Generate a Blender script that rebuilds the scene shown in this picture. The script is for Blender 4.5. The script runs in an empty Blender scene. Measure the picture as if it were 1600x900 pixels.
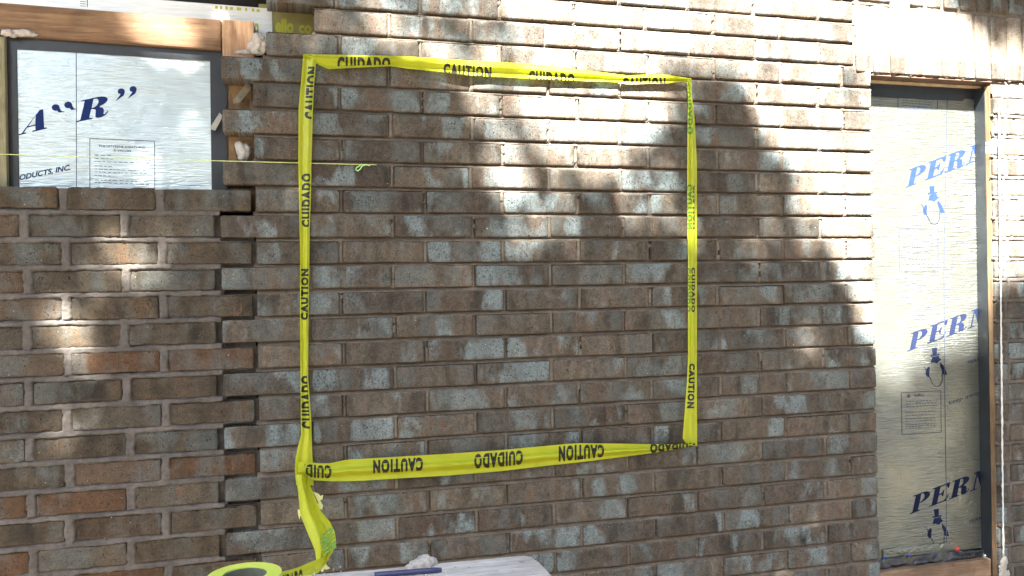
import bpy, bmesh, math, random
import numpy as np
from mathutils import Vector, Matrix
random.seed(7); rng = np.random.default_rng(11)
R = math.radians
S = bpy.context.scene
COL = S.collection

# ------------------------------------------------------------ camera, light, exposure
CAM_X, CAM_Z, CAM_D = 0.1157, 1.45, 2.4853
Z0 = CAM_Z + 0.8446                      # height of the base line of the first counted course
F = 1280.0
yaw, pit, rol = -0.257534, -0.000449, -0.016688
def rmat(a, ax): return Matrix.Rotation(a, 3, ax)
RC = rmat(yaw, 'Y') @ rmat(pit, 'X') @ rmat(rol, 'Z')
TOB = Matrix(((1, 0, 0), (0, 0, -1), (0, 1, 0)))
CR = TOB @ RC
CAMP = Vector((CAM_X, -CAM_D, CAM_Z))
cd = bpy.data.cameras.new('camera'); cam = bpy.data.objects.new('camera', cd); COL.objects.link(cam)
cam.matrix_world = Matrix.Translation(CAMP) @ CR.to_4x4()
cd.sensor_width = 36.0; cd.lens = 36.0 * F / 1600.0; cd.clip_start = 0.02; cd.clip_end = 600
S.camera = cam

SUN_DIR = Vector((-0.33, -1.0, 1.30)).normalized()      # towards the sun
sun_el = math.asin(SUN_DIR.z); sun_az = math.atan2(SUN_DIR.x, SUN_DIR.y)
w = bpy.data.worlds.new('World'); S.world = w; w.use_nodes = True
nt = w.node_tree; bg = nt.nodes['Background']
sky = nt.nodes.new('ShaderNodeTexSky'); sky.sky_type = 'NISHITA'; sky.sun_disc = False
sky.sun_elevation = sun_el; sky.sun_rotation = sun_az; sky.air_density = 1.0; sky.dust_density = 2.5
hs = nt.nodes.new('ShaderNodeHueSaturation'); hs.inputs['Saturation'].default_value = 0.95
nt.links.new(sky.outputs[0], hs.inputs['Color']); nt.links.new(hs.outputs[0], bg.inputs[0])
bg.inputs[1].default_value = 0.05
sl = bpy.data.lights.new('sun', 'SUN'); sl.energy = 5.0; sl.angle = R(0.6); sl.color = (1.0, 0.94, 0.85)
so = bpy.data.objects.new('sun', sl); COL.objects.link(so)
so.rotation_euler = SUN_DIR.to_track_quat('Z', 'Y').to_euler(); so.location = SUN_DIR * 30
S.view_settings.view_transform = 'Standard'; S.view_settings.look = 'None'
S.view_settings.exposure = 4.08; S.view_settings.gamma = 1.0
S.render.engine = 'CYCLES'

# ------------------------------------------------------------ helpers
def W(x, y, Y=0.0):
    d = CR @ Vector(((x - 800) / F, -(y - 450) / F, -1.0))
    t = (Y - CAMP.y) / d.y
    return CAMP + d * t

def tag(o, label=None, cat=None, group=None, kind=None):
    if label: o['label'] = label
    if cat: o['category'] = cat
    if group: o['group'] = group
    if kind: o['kind'] = kind
    return o

def empty(name, loc, label, cat, group=None):
    o = bpy.data.objects.new(name, None); COL.objects.link(o); o.location = loc; o.empty_display_size = 0.05
    return tag(o, label, cat, group)

def mesh_obj(name, verts, faces, mat, parent=None, smooth=False, mats=None, fmat=None):
    me = bpy.data.meshes.new(name)
    if isinstance(verts, np.ndarray): verts = verts.tolist()
    if isinstance(faces, np.ndarray): faces = faces.tolist()
    me.from_pydata(verts, [], faces); me.update()
    return fin(name, me, mat, parent, smooth)

def fin(name, me, mat, parent=None, smooth=False):
    o = bpy.data.objects.new(name, me); COL.objects.link(o)
    me.materials.append(mat)
    if smooth: me.polygons.foreach_set('use_smooth', [True] * len(me.polygons))
    if parent is not None:
        o.parent = parent; o.matrix_parent_inverse = Matrix.Translation(-Vector(parent.location)) if parent.type == 'EMPTY' else Matrix.Identity(4)
    return o

def np_mesh(name, V, Q, mat, parent=None, smooth=True, uv=None, cols=None):
    me = bpy.data.meshes.new(name)
    V = np.asarray(V, np.float32); Q = np.asarray(Q, np.int32)
    k = Q.shape[1]
    me.vertices.add(len(V)); me.vertices.foreach_set('co', V.ravel())
    me.loops.add(Q.size); me.loops.foreach_set('vertex_index', Q.ravel())
    me.polygons.add(len(Q)); me.polygons.foreach_set('loop_start', np.arange(0, Q.size, k, dtype=np.int32))
    me.polygons.foreach_set('loop_total', np.full(len(Q), k, np.int32))
    me.update(calc_edges=True)
    if uv is not None:
        l = me.uv_layers.new(name='UVMap'); l.data.foreach_set('uv', np.asarray(uv, np.float32)[Q.ravel()].ravel())
    if cols is not None:
        a = me.color_attributes.new('rnd', 'FLOAT_COLOR', 'POINT'); a.data.foreach_set('color', np.asarray(cols, np.float32).ravel())
    me.validate()
    return fin(name, me, mat, parent, smooth)

def bm_obj(name, bm, mat, parent=None, smooth=False):
    me = bpy.data.meshes.new(name); bm.to_mesh(me); bm.free()
    return fin(name, me, mat, parent, smooth)

def hashn(i, j, s):
    v = np.sin(i * 127.1 + j * 311.7 + s * 74.7) * 43758.5453
    return v - np.floor(v)
def vn(x, y, s=0):
    i = np.floor(x); j = np.floor(y); fx = x - i; fy = y - j
    fx = fx * fx * (3 - 2 * fx); fy = fy * fy * (3 - 2 * fy)
    return (hashn(i, j, s) * (1 - fx) + hashn(i + 1, j, s) * fx) * (1 - fy) + (hashn(i, j + 1, s) * (1 - fx) + hashn(i + 1, j + 1, s) * fx) * fy * 1.0
def fbm(x, y, s=0, o=3):
    r = 0; a = .5; t = 0
    for k in range(o): r = r + a * vn(x * 2 ** k, y * 2 ** k, s + k * 7); t += a; a *= .5
    return r / t * 2 - 1

# ------------------------------------------------------------ materials
class N:
    def __init__(s, name):
        s.m = bpy.data.materials.new(name); s.m.use_nodes = True; s.t = s.m.node_tree
        s.b = s.t.nodes['Principled BSDF']; s.out = s.t.nodes['Material Output']
    def n(s, typ, **kw):
        o = s.t.nodes.new(typ)
        for k, v in kw.items(): setattr(o, k, v)
        return o
    def l(s, a, b): s.t.links.new(a, b)
    def val(s, node, key, v): node.inputs[key].default_value = v
    def coords(s, scale, kind='Object', offset_attr=False):
        tc = s.n('ShaderNodeTexCoord'); mp = s.n('ShaderNodeMapping'); mp.inputs['Scale'].default_value = scale
        src = tc.outputs[kind]
        if offset_attr:
            at = s.n('ShaderNodeAttribute'); at.attribute_name = 'rnd'
            vm = s.n('ShaderNodeVectorMath', operation='MULTIPLY_ADD'); s.l(at.outputs['Color'], vm.inputs[0])
            vm.inputs[1].default_value = (37.0, 53.0, 19.0); s.l(src, vm.inputs[2]); src = vm.outputs[0]
        s.l(src, mp.inputs['Vector']); return mp.outputs[0]
    def noise(s, vec, scale, detail=4, rough=.55, dist=0):
        o = s.n('ShaderNodeTexNoise'); s.l(vec, o.inputs['Vector']); s.val(o, 'Scale', scale); s.val(o, 'Detail', detail)
        s.val(o, 'Roughness', rough); s.val(o, 'Distortion', dist); return o.outputs['Fac']
    def ramp(s, fac, pts, interp='LINEAR'):
        o = s.n('ShaderNodeValToRGB'); o.color_ramp.interpolation = interp
        e = o.color_ramp.elements
        while len(e) > 1: e.remove(e[0])
        for i, (p, c) in enumerate(pts):
            if i == 0: x = e[0]; x.position = p
            else: x = e.new(p)
            x.color = (*c, 1) if len(c) == 3 else c
        s.l(fac, o.inputs[0]); return o.outputs[0]
    def mix(s, fac, a, b, mode='MIX'):
        o = s.n('ShaderNodeMixRGB', blend_type=mode)
        for k, v in ((0, fac), (1, a), (2, b)):
            if hasattr(v, 'links'): s.l(v, o.inputs[k])
            elif isinstance(v, (int, float)): o.inputs[k].default_value = v
            else: o.inputs[k].default_value = (*v, 1)
        return o.outputs[0]
    def math(s, op, a, b=0.0):
        o = s.n('ShaderNodeMath', operation=op)
        for k, v in ((0, a), (1, b)):
            if hasattr(v, 'links'): s.l(v, o.inputs[k])
            else: o.inputs[k].default_value = v
        return o.outputs[0]
    def bump(s, h, strength=.5, dist=.002):
        o = s.n('ShaderNodeBump'); s.val(o, 'Strength', strength); s.val(o, 'Distance', dist); s.l(h, o.inputs['Height'])
        s.l(o.outputs[0], s.b.inputs['Normal'])
    def base(s, c, rough=.8, metal=0.0):
        if hasattr(c, 'links'): s.l(c, s.b.inputs['Base Color'])
        else: s.b.inputs['Base Color'].default_value = (*c, 1)
        if hasattr(rough, 'links'): s.l(rough, s.b.inputs['Roughness'])
        else: s.b.inputs['Roughness'].default_value = rough
        s.b.inputs['Metallic'].default_value = metal
        return s

def th(lo, hi): return [(max(lo, 0), (0, 0, 0)), (min(hi, 1), (1, 1, 1))]

def brick_mat(name, old):
    s = N(name)
    at = s.n('ShaderNodeAttribute'); at.attribute_name = 'rnd'
    sep = s.n('ShaderNodeSeparateColor'); s.l(at.outputs['Color'], sep.inputs[0])
    r1, r2, r3 = sep.outputs
    uvband = s.coords((13, 1.4, 1), 'UV', True)
    uvs = s.coords((1, .55, 1), 'UV', True)
    uvf = s.coords((1, 1, 1), 'UV', True)
    band = s.noise(uvband, 1.05, 1.3, .55, .35)
    mot = s.noise(uvf, 34, 4, .65)
    band = s.math('ADD', s.math('MULTIPLY', band, .72), s.math('MULTIPLY', mot, .28))
    if old:
        c = s.ramp(band, [(.34, (.030, .026, .020)), (.43, (.047, .039, .028)), (.50, (.066, .051, .035)), (.56, (.072, .061, .046)), (.66, (.090, .060, .036))])
        red = s.ramp(r1, [(.66, (0, 0, 0)), (.86, (1, 1, 1))]); c = s.mix(s.math('MULTIPLY', red, .7), c, (.095, .050, .027))
        c = s.mix(s.math('MULTIPLY', s.ramp(r2, [(.70, (0, 0, 0)), (.8, (1, 1, 1))]), .45), c, (.11, .095, .075))
        pcol = (.15, .165, .16); lo, hi = .58, .72
    else:
        c = s.ramp(band, [(.33, (.046, .041, .034)), (.41, (.064, .056, .045)), (.46, (.094, .081, .065)), (.49, (.073, .064, .052)),
                          (.54, (.106, .095, .078)), (.60, (.092, .070, .054)), (.68, (.086, .080, .069))])
        dk = s.ramp(r1, [(.0, (.70, .70, .72)), (.5, (.98, .98, .98)), (1., (1.30, 1.26, 1.22))]); c = s.mix(1.0, c, dk, 'MULTIPLY'); c = s.mix(1.0, c, (1.0, 1.0, 1.02), 'MULTIPLY')
        pcol = (.19, .245, .265); lo, hi = .525, .60
    # chalky grey blue flashing, in patches that run down the face
    pn = s.noise(s.coords((8, 3.6, 1), 'UV', True), 1.15, 4, .52, .2)
    pf = s.ramp(pn, th(lo, hi))
    fine = s.noise(s.coords((1, .8, 1), 'UV', True), 150, 5, .75)
    pf = s.math('MULTIPLY', pf, s.ramp(fine, [(.38, (.05, .05, .05)), (.47, (1, 1, 1))]))
    c = s.mix(s.math('MULTIPLY', s.math('MULTIPLY', pf, s.ramp(r3, [(.0, (.35, .35, .35)), (.6, (1, 1, 1))])), .78), c, pcol)
    gb = s.ramp(s.noise(s.coords((7, 3, 1), 'UV', True), 1.7, 3, .5), th(.50, .62)); c = s.mix(s.math('MULTIPLY', gb, .5), c, (.105, .122, .122))
    # small orange breaks
    on = s.noise(uvs, 24, 5, .65, .3); c = s.mix(s.math('MULTIPLY', s.ramp(on, th(.63, .70)), .6), c, (.145, .082, .052))
    # scratches, cream edge bloom
    pos = s.n('ShaderNodeTexCoord'); su = s.n('ShaderNodeSeparateXYZ'); s.l(pos.outputs['UV'], su.inputs[0])
    top = s.ramp(s.math('ADD', s.math('MULTIPLY', su.outputs[1], 1 / .067), s.math('MULTIPLY', s.math('SUBTRACT', s.noise(uvf, 120, 4, .7), .5), .28)), [(.90, (0, 0, 0)), (1.0, (1, 1, 1))])
    c = s.mix(s.math('MULTIPLY', top, .0 if old else .45), c, (.27, .225, .18))
    bot = s.ramp(s.math('ADD', s.math('MULTIPLY', su.outputs[1], 1 / .067), s.math('MULTIPLY', s.math('SUBTRACT', s.noise(uvf, 90, 4, .7), .5), .5)), [(.0, (1, 1, 1)), (.16, (0, 0, 0))])
    c = s.mix(s.math('MULTIPLY', bot, .3), c, (.15, .10, .07))
    # grain and pits
    gr = s.noise(uvf, 270, 5, .85); c = s.mix(1.0, c, s.ramp(gr, [(.30, (.45, .45, .45)), (.5, (1, 1, 1)), (.70, (1.6, 1.57, 1.52))]), 'MULTIPLY')
    md = s.noise(uvf, 45, 5, .7); c = s.mix(1.0, c, s.ramp(md, [(.25, (.70, .70, .70)), (.5, (1, 1, 1)), (.75, (1.3, 1.28, 1.25))]), 'MULTIPLY')
    pv = s.noise(s.coords((1.3, 1, 1), 'UV', True), 190, 2, .5)
    pit = s.ramp(pv, [(.635, (0, 0, 0)), (.69, (1, 1, 1))])
    gate = s.ramp(s.noise(uvf, 30, 2, .5), th(.40, .55)); pit = s.math('MULTIPLY', pit, gate)
    c = s.mix(s.math('MULTIPLY', pit, .9), c, (.014, .012, .011))
    wh = s.ramp(s.noise(uvf, 160, 1, .4), th(.80, .83)); c = s.mix(wh, c, (.5, .48, .44))
    s.base(c, .9); s.b.inputs['Specular IOR Level'].default_value = .25
    h = s.math('ADD', s.math('MULTIPLY', gr, .5), s.math('MULTIPLY', md, 1.2)); h = s.math('SUBTRACT', h, s.math('MULTIPLY', pit, 1.6))
    st = s.noise(s.coords((60, 7, 1), 'UV', True), 4, 3, .7); h = s.math('ADD', h, s.math('MULTIPLY', st, .6))
    s.bump(h, .9, .0032)
    return s.m

def mortar_mat(name, c1, c2, c3):
    s = N(name); v = s.coords((1, 1, 1)); a = s.noise(v, 9, 5, .65); g = s.noise(v, 420, 4, .8); b = s.noise(v, 60, 4, .7)
    c = s.ramp(a, [(.3, c1), (.5, c2), (.7, c3)])
    c = s.mix(1.0, c, s.ramp(g, [(.25, (.7, .7, .7)), (.5, (1, 1, 1)), (.8, (1.3, 1.3, 1.3))]), 'MULTIPLY')
    c = s.mix(1.0, c, s.ramp(b, [(.3, (.75, .75, .75)), (.55, (1, 1, 1)), (.75, (1.2, 1.2, 1.2))]), 'MULTIPLY')
    s.base(c, .95); s.b.inputs['Specular IOR Level'].default_value = .2
    s.bump(s.math('ADD', s.math('MULTIPLY', g, .6), b), .8, .003); return s.m

def wood_mat(name, c1, c2, c3, along='X', knots=True):
    s = N(name); sc = (1.6, 22, 22) if along == 'X' else (22, 22, 1.6)
    v = s.coords(sc); a = s.noise(v, 3.2, 6, .65, .7); fine = s.noise(s.coords((sc[0] * 2.5, sc[1] * 3, sc[2] * 3)), 6, 4, .7)
    big = s.noise(s.coords((1, 1, 1)), 9, 4, .6)
    c = s.ramp(a, [(.3, c1), (.5, c2), (.68, c3)])
    c = s.mix(1.0, c, s.ramp(fine, [(.3, (.72, .70, .68)), (.5, (1, 1, 1)), (.7, (1.18, 1.17, 1.15))]), 'MULTIPLY')
    c = s.mix(1.0, c, s.ramp(big, [(.3, (.7, .68, .66)), (.55, (1, 1, 1)), (.75, (1.2, 1.2, 1.2))]), 'MULTIPLY')
    if knots:
        k = s.n('ShaderNodeTexVoronoi'); s.l(s.coords((1, 1, 1.3)), k.inputs['Vector']); s.val(k, 'Scale', 8)
        kf = s.ramp(k.outputs['Distance'], [(.03, (1, 1, 1)), (.10, (0, 0, 0))]); c = s.mix(s.math('MULTIPLY', kf, .8), c, (.09, .04, .02))
    s.base(c, .75); s.bump(s.math('ADD', a, fine), .4, .002); return s.m

def foil_mat(name, tint, metal=.8, rough=.36, bumpd=.004, diffuse_tint=None):
    s = N(name)
    rp = s.noise(s.coords((7, 7, 95)), 2.0, 3, .55, .3)
    cr = s.noise(s.coords((1, 1, 1)), 14, 5, .6, .8)
    fine = s.noise(s.coords((60, 60, 300)), 2, 2, .6)
    c = s.mix(1.0, tint, s.ramp(rp, [(.3, (.84, .86, .86)), (.6, (1, 1, 1))]), 'MULTIPLY')
    s.base(c, rough, metal)
    gate = s.ramp(s.noise(s.coords((1, 1, 1)), 3.5, 3, .5), th(.38, .6))
    h = s.math('ADD', s.math('MULTIPLY', s.math('MULTIPLY', rp, .9), s.math('ADD', gate, .35)), s.math('MULTIPLY', cr, .8)); h = s.math('ADD', h, s.math('MULTIPLY', fine, .12))
    s.bump(h, .8, bumpd); return s.m

def plain(name, col, rough=.6, metal=0., noise_amt=.2, nscale=40, spec=.5, bumpd=0.0):
    s = N(name); a = s.noise(s.coords((1, 1, 1)), nscale, 4, .6)
    c = s.mix(1.0, col, s.ramp(a, [(.3, (1 - noise_amt,) * 3), (.7, (1 + noise_amt,) * 3)]), 'MULTIPLY')
    s.base(c, rough, metal); s.b.inputs['Specular IOR Level'].default_value = spec
    if bumpd: s.bump(a, .6, bumpd)
    return s.m

def tape_mat(name, col, trans=.38):
    s = N(name); a = s.noise(s.coords((1, 1, 1)), 18, 3, .6)
    c = s.mix(1.0, col, s.ramp(a, [(.3, (.93, .95, .8)), (.7, (1.06, 1.04, 1.3))]), 'MULTIPLY')
    s.base(c, .28); s.b.inputs['Specular IOR Level'].default_value = .5
    t = s.n('ShaderNodeBsdfTranslucent'); s.l(c, t.inputs[0]); mx = s.n('ShaderNodeMixShader'); mx.inputs[0].default_value = trans
    s.l(s.b.outputs[0], mx.inputs[1]); s.l(t.outputs[0], mx.inputs[2]); s.l(mx.outputs[0], s.out.inputs[0])
    h = s.noise(s.coords((9, 9, 9)), 4, 3, .55, 1.0); s.bump(h, .45, .006)
    return s.m

M = dict(
    brick=brick_mat('new_brick', False), oldbrick=brick_mat('old_brick', True),
    mortar=mortar_mat('new_mortar', (.105, .088, .068), (.150, .128, .104), (.20, .175, .150)),
    oldmortar=mortar_mat('old_mortar', (.080, .073, .066), (.120, .109, .100), (.17, .154, .142)),
    lump=mortar_mat('mortar_lump', (.35, .33, .30), (.48, .45, .41), (.6, .57, .53)),
    wood=wood_mat('header_wood', (.12, .062, .032), (.19, .108, .055), (.27, .165, .088)),
    woodend=wood_mat('block_wood', (.36, .20, .11), (.50, .31, .18), (.58, .39, .24), 'Z'),
    studw=wood_mat('stud_wood', (.14, .085, .045), (.22, .14, .075), (.30, .20, .11), 'Z'),
    olive=wood_mat('old_stud_wood', (.16, .15, .08), (.23, .21, .12), (.30, .27, .17), 'Z'),
    plank=wood_mat('weathered_plank', (.34, .33, .30), (.45, .44, .41), (.56, .55, .52)),
    sill=wood_mat('sill_wood', (.16, .10, .06), (.22, .15, .10), (.28, .20, .14)),
    foil=foil_mat('foil_blue', (.52, .62, .66), .78, .34), foil2=foil_mat('foil_green', (.235, .255, .235), .80, .34, .007),
    wrap=foil_mat('foil_wrap', (.86, .88, .86), .45, .4, .002),
    wrap2=plain('yellowed_wrap', (.30, .28, .11), .5, 0, .2, 12),
    black=plain('black_tape', (.012, .016, .021), .38, 0, .35, 14, .6, .003),
    blackfilm=plain('black_film', (.020, .024, .032), .30, 0, .5, 25, .7, .008),
    ink=plain('blue_ink', (.014, .030, .12), .9, 0, .15, 40, .1), inkshade=plain('blue_ink_shaded', (.009, .014, .040), .9, 0, .15, 40, .1), line=plain('thin_ink', (.03, .04, .07), .6),  # second blue is the same ink darkened for print lying in shade
    tape=tape_mat('caution_yellow', (.56, .615, .030)), tapeink=plain('tape_ink', (.012, .012, .010), .4, 0, .2), tapeback=plain('tape_ink_seen_from_behind', (.11, .24, .022), .4, 0, .15),
    torn=tape_mat('torn_tape_edge', (.72, .78, .35), .3), rollside=plain('roll_side', (.50, .60, .09), .5, 0, .06, 200), core=plain('roll_core', (.10, .105, .08), .8, 0, .2),
    string=plain('string_green', (.62, .72, .25), .6), cord=plain('white_cord', (.62, .62, .60), .7, 0, .15, 200), knot=plain('knot_green', (.45, .75, .28), .6),
    yink=plain('yellow_ink', (.50, .50, .05), .5, 0, .1), steel=plain('pale_steel', (.46, .36, .24), .55, 0, .25, 30), rust=plain('rusty_steel', (.10, .06, .04), .8, 0, .4, 30),
    nailb=plain('blue_plastic', (.02, .07, .30), .35), nailr=plain('red_plastic', (.50, .05, .05), .35), navy=plain('navy_plastic', (.03, .035, .10), .35),
    scrap=plain('mesh_scrap', (.17, .155, .11), .8, 0, .35, 60), paper=plain('torn_paper', (.24, .15, .07), .85, 0, .3, 25), white=plain('white_scrap', (.33, .32, .29), .8, 0, .2, 60),
    gapshade=plain('gap_shade_boards', (.018, .018, .018), .8, 0, .4, 8), dirt=plain('bare_dirt', (.11, .09, .065), .95, 0, .4, 3, .2, .02),
    bark=plain('bark', (.09, .065, .045), .95, 0, .5, 12, .2, .02), leaf=plain('oak_leaf', (.050, .075, .030), .6, 0, .3, 4), nail=plain('nail', (.3, .3, .3), .4, .9, .1))

# ------------------------------------------------------------ brickwork
C = 0.0762; P = 0.24834; DEL = -0.09595
def rowv(i): return -i * C           # underside of the bricks of course i
def ju(i, n):                         # nth upright joint of course i
    return n * P if i % 2 == 0 else DEL + n * P

def brick_field(name, rects, mat, parent, wob=1.0):
    """rects: rows of u0,u1,v0,v1,front offset ; one mesh, irregular arrises"""
    A = np.array(rects, float); nb = len(A)
    def samp(L, k):
        e = .0022 / L
        return np.concatenate([[0, 0, e], np.linspace(e, 1 - e, k)[1:-1], [1 - e, 1, 1]])
    sx = samp(.24, 30); sy = samp(.066, 9); nx, ny = len(sx), len(sy)
    SX, SY = np.meshgrid(sx, sy)
    IX, IY = np.meshgrid(np.arange(nx), np.arange(ny))
    outer = (IX == 0) | (IX == nx - 1) | (IY == 0) | (IY == ny - 1)
    edge = (~outer) & ((IX == 1) | (IX == nx - 2) | (IY == 1) | (IY == ny - 2))
    allV = []; allU = []; allC = []
    for b in range(nb):
        u0, u1, v0, v1, off = A[b][:5]
        L = u1 - u0; H = v1 - v0; r = rng.random(3)
        u = u0 + SX * L; v = v0 + SY * H
        # wavy outline
        nxo = fbm(v * 60 + 9 * b, u * 8, 3) * .0016 * wob; nyo = fbm(u * 45 + 5 * b, v * 4, 5) * .0014 * wob
        wx = np.clip(1 - np.minimum(SX, 1 - SX) * L / .012, 0, 1); wy = np.clip(1 - np.minimum(SY, 1 - SY) * H / .012, 0, 1)
        sgx = np.where(SX < .5, 1, -1); sgy = np.where(SY < .5, 1, -1)
        u = u + wx * sgx * (np.abs(nxo) + .0004); v = v + wy * sgy * (np.abs(nyo) + .0002) + wy * nyo * .5
        tx, ty = rng.normal(0, .0016), rng.normal(0, .0010)
        d = off + rng.normal(0, .0011) + tx * (SX - .5) * 2 + ty * (SY - .5) * 2 + fbm(u * 45, v * 70 + b, 9) * .0009
        chip = np.clip(fbm(u * 55 + b * 3, v * 70, 21, 2) - .35, 0, 1) * np.maximum(wx, wy) * .012 * wob
        d = d + chip + np.where(edge, .0016, 0)
        d = np.where(outer, .085, d)
        # corners: round a little
        cx = np.maximum(wx - .55, 0) * np.maximum(wy - .55, 0)
        v = v + sgy * cx * .008 * rng.uniform(.3, 1.2); u = u + sgx * cx * .008
        allV.append(np.stack([u, d, v + Z0], -1).reshape(-1, 3))
        allU.append(np.stack([SX * L, SY * H], -1).reshape(-1, 2))
        allC.append(np.tile(np.array([*r, 1]), (nx * ny, 1)))
    q = []
    ii = np.arange(nx * ny).reshape(ny, nx)
    base = np.stack([ii[:-1, :-1], ii[:-1, 1:], ii[1:, 1:], ii[1:, :-1]], -1).reshape(-1, 4)
    Q = np.concatenate([base + k * nx * ny for k in range(nb)])
    return np_mesh(name, np.concatenate(allV), Q, mat, parent, True, np.concatenate(allU), np.concatenate(allC))

J = .0052
FACE = .0640
# new wall, between the tooth joint and the doorway
NEW = []; GAPS = []
u_door = W(1368, 470).x
start = {0: .037, 1: ju(1, 1) - .07, 2: .036, 3: -.088, 5: -.088, 7: -.088}
start[1] = W(490, 30).x - J
heads = []; sv1_ = W(1400, 116).z - Z0 + .238
for i in range(-9, 27):
    us = start.get(i, ju(i, 0))
    if i < 0: us = ju(i, 0) - (.0 if i > -3 else 2 * P + 1.0)
    ue = u_door + rng.normal(0, .0015)
    if i <= 1 and rowv(i) + FACE > W(1400, 116).z - Z0 - .02: ue = W(1334, 60).x
    if rowv(i) > sv1_ + .006: ue = 2.19
    if rowv(i) > sv1_ + .255: ue = 3.25
    cuts = [us] + [ju(i, n) + rng.normal(0, .0022) for n in range(-6, 14) if ju(i, n) > us + .05 and ju(i, n) < ue - .06] + [ue]
    for a in range(len(cuts) - 1):
        j2 = J * rng.uniform(.8, 1.25)
        a0 = cuts[a] + (j2 if a or True else 0); b0 = cuts[a + 1] - (j2 if a < len(cuts) - 2 else 0)
        dv = rng.normal(0, .0008)
        NEW.append((a0, b0, rowv(i) + dv, rowv(i) + FACE + dv + rng.normal(0, .0007), 0))
    heads += [(c, i, J * 1.1) for c in cuts[1:-1]]
# soldier course over the doorway
sv0 = W(1400, 116).z - Z0; sv1 = sv0 + .238
SOLD = []
k = 0; u = W(1334, 60).x + .006
while u < 3.25:
    SOLD.append((u, u + .063, sv0, sv1, 0)); SOLD.append((u + .012, u + .075, sv1 + .012, sv1 + .25, 0)) if u > 2.2 else None
    u += .0735
wall_new = empty('brick_wall', (1.0, 0, 0), 'new brick wall framed by the caution tape, brown brick with chalky grey patches and raked joints', 'wall')
def split_soldier():
    # soldiers stand on end: build lying, then stand them up so the face pattern turns with the brick
    return SOLD
brick_field('brickwork', NEW, M['brick'], wall_new)
brick_field('soldier_course', SOLD, M['brick'], wall_new)['label'] = 'upright bricks over the doorway'

# wall right of the doorway
RGT = []; heads_r = []
ur0 = W(1556, 500).x; ur1 = 3.25
for i in range(2, 29):
    if rowv(i) + FACE > sv0 - .004: continue
    us = ur0 + rng.normal(0, .003)
    j0 = 2.675 + (0 if i % 2 else .012)
    cuts = [us, j0, j0 + (P if i % 2 else P * .5), j0 + (2 * P if i % 2 else P * 1.5), ur1]
    for a in range(len(cuts) - 1):
        RGT.append((cuts[a] + (.007 if a else 0), cuts[a + 1] - .007, rowv(i), rowv(i) + .0605, 0))
    heads_r += [(c, i, .009) for c in cuts[1:-1]]
wall_r = empty('brick_wall', (2.9, 0, 0), 'narrow strip of brick wall right of the doorway beside the white cord', 'wall')
brick_field('brickwork', RGT, M['brick'], wall_r, 1.4)

# old wall under the window
OLD = []; heads_l = []
for i in range(8, 28):
    ue = ju(i, 0) - (.006 if i % 2 == 0 else .012)
    cuts = [-1.45] + [ju(i, -n) + rng.normal(0, .003) for n in (5, 4, 3, 2, 1)] + [ue]
    for a in range(len(cuts) - 1):
        g = rng.uniform(.008, .013)
        b0 = cuts[a + 1] - (g if a < len(cuts) - 2 else 0)
        OLD.append((cuts[a] + g, b0, rowv(i) + .0005 + rng.normal(0, .001), rowv(i) + .0615 + rng.normal(0, .001), .001 if i > 8 else -.001))
    heads_l += [(c, i, .0125) for c in cuts[1:-1]]
wall_old = empty('brick_wall', (-.7, 0, 0), 'older brick wall under the left window, brown bricks in thick pale flush mortar', 'wall')
brick_field('brickwork', OLD, M['oldbrick'], wall_old, 1.8)

def mortar_sheet(name, u0, u1, v0, v1, heads, hfun, hole, mat, parent, du=.007, dv=.0026):
    us = np.arange(u0, u1, du); vs = np.arange(v0, v1, dv)
    U, Vv = np.meshgrid(us, vs)
    row = np.floor(-Vv / C + 1e-9).astype(int) + 1        # course whose underside lies below v
    fr = (Vv - (-row * C)) / C                          # 0 at underside of brick, .86 top of face
    hd = np.full(U.shape, 9.0)
    for (c, i, hw) in heads:
        m = row == i
        cols = np.abs(us - c) < .05
        if not m.any(): continue
        sub = np.abs(U[:, cols] - c - fbm(Vv[:, cols] * 80, U[:, cols] * 3 + i, 4) * .0015) - hw
        sub = np.where(m[:, cols], sub, 9.0); hd[:, cols] = np.minimum(hd[:, cols], sub)
    Y = hfun(U, Vv, fr, hd)
    ii = np.arange(U.size).reshape(U.shape)
    cu = (U[:-1, :-1] + du / 2); cv = (Vv[:-1, :-1] + dv / 2)
    keep = ~hole(cu, cv)
    Q = np.stack([ii[:-1, :-1], ii[:-1, 1:], ii[1:, 1:], ii[1:, :-1]], -1)[keep]
    used = np.unique(Q); remap = np.zeros(U.size, int); remap[used] = np.arange(len(used))
    V = np.stack([U, Y, Vv + Z0], -1).reshape(-1, 3)[used]
    return np_mesh(name, V, remap[Q], mat, parent, True)

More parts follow.
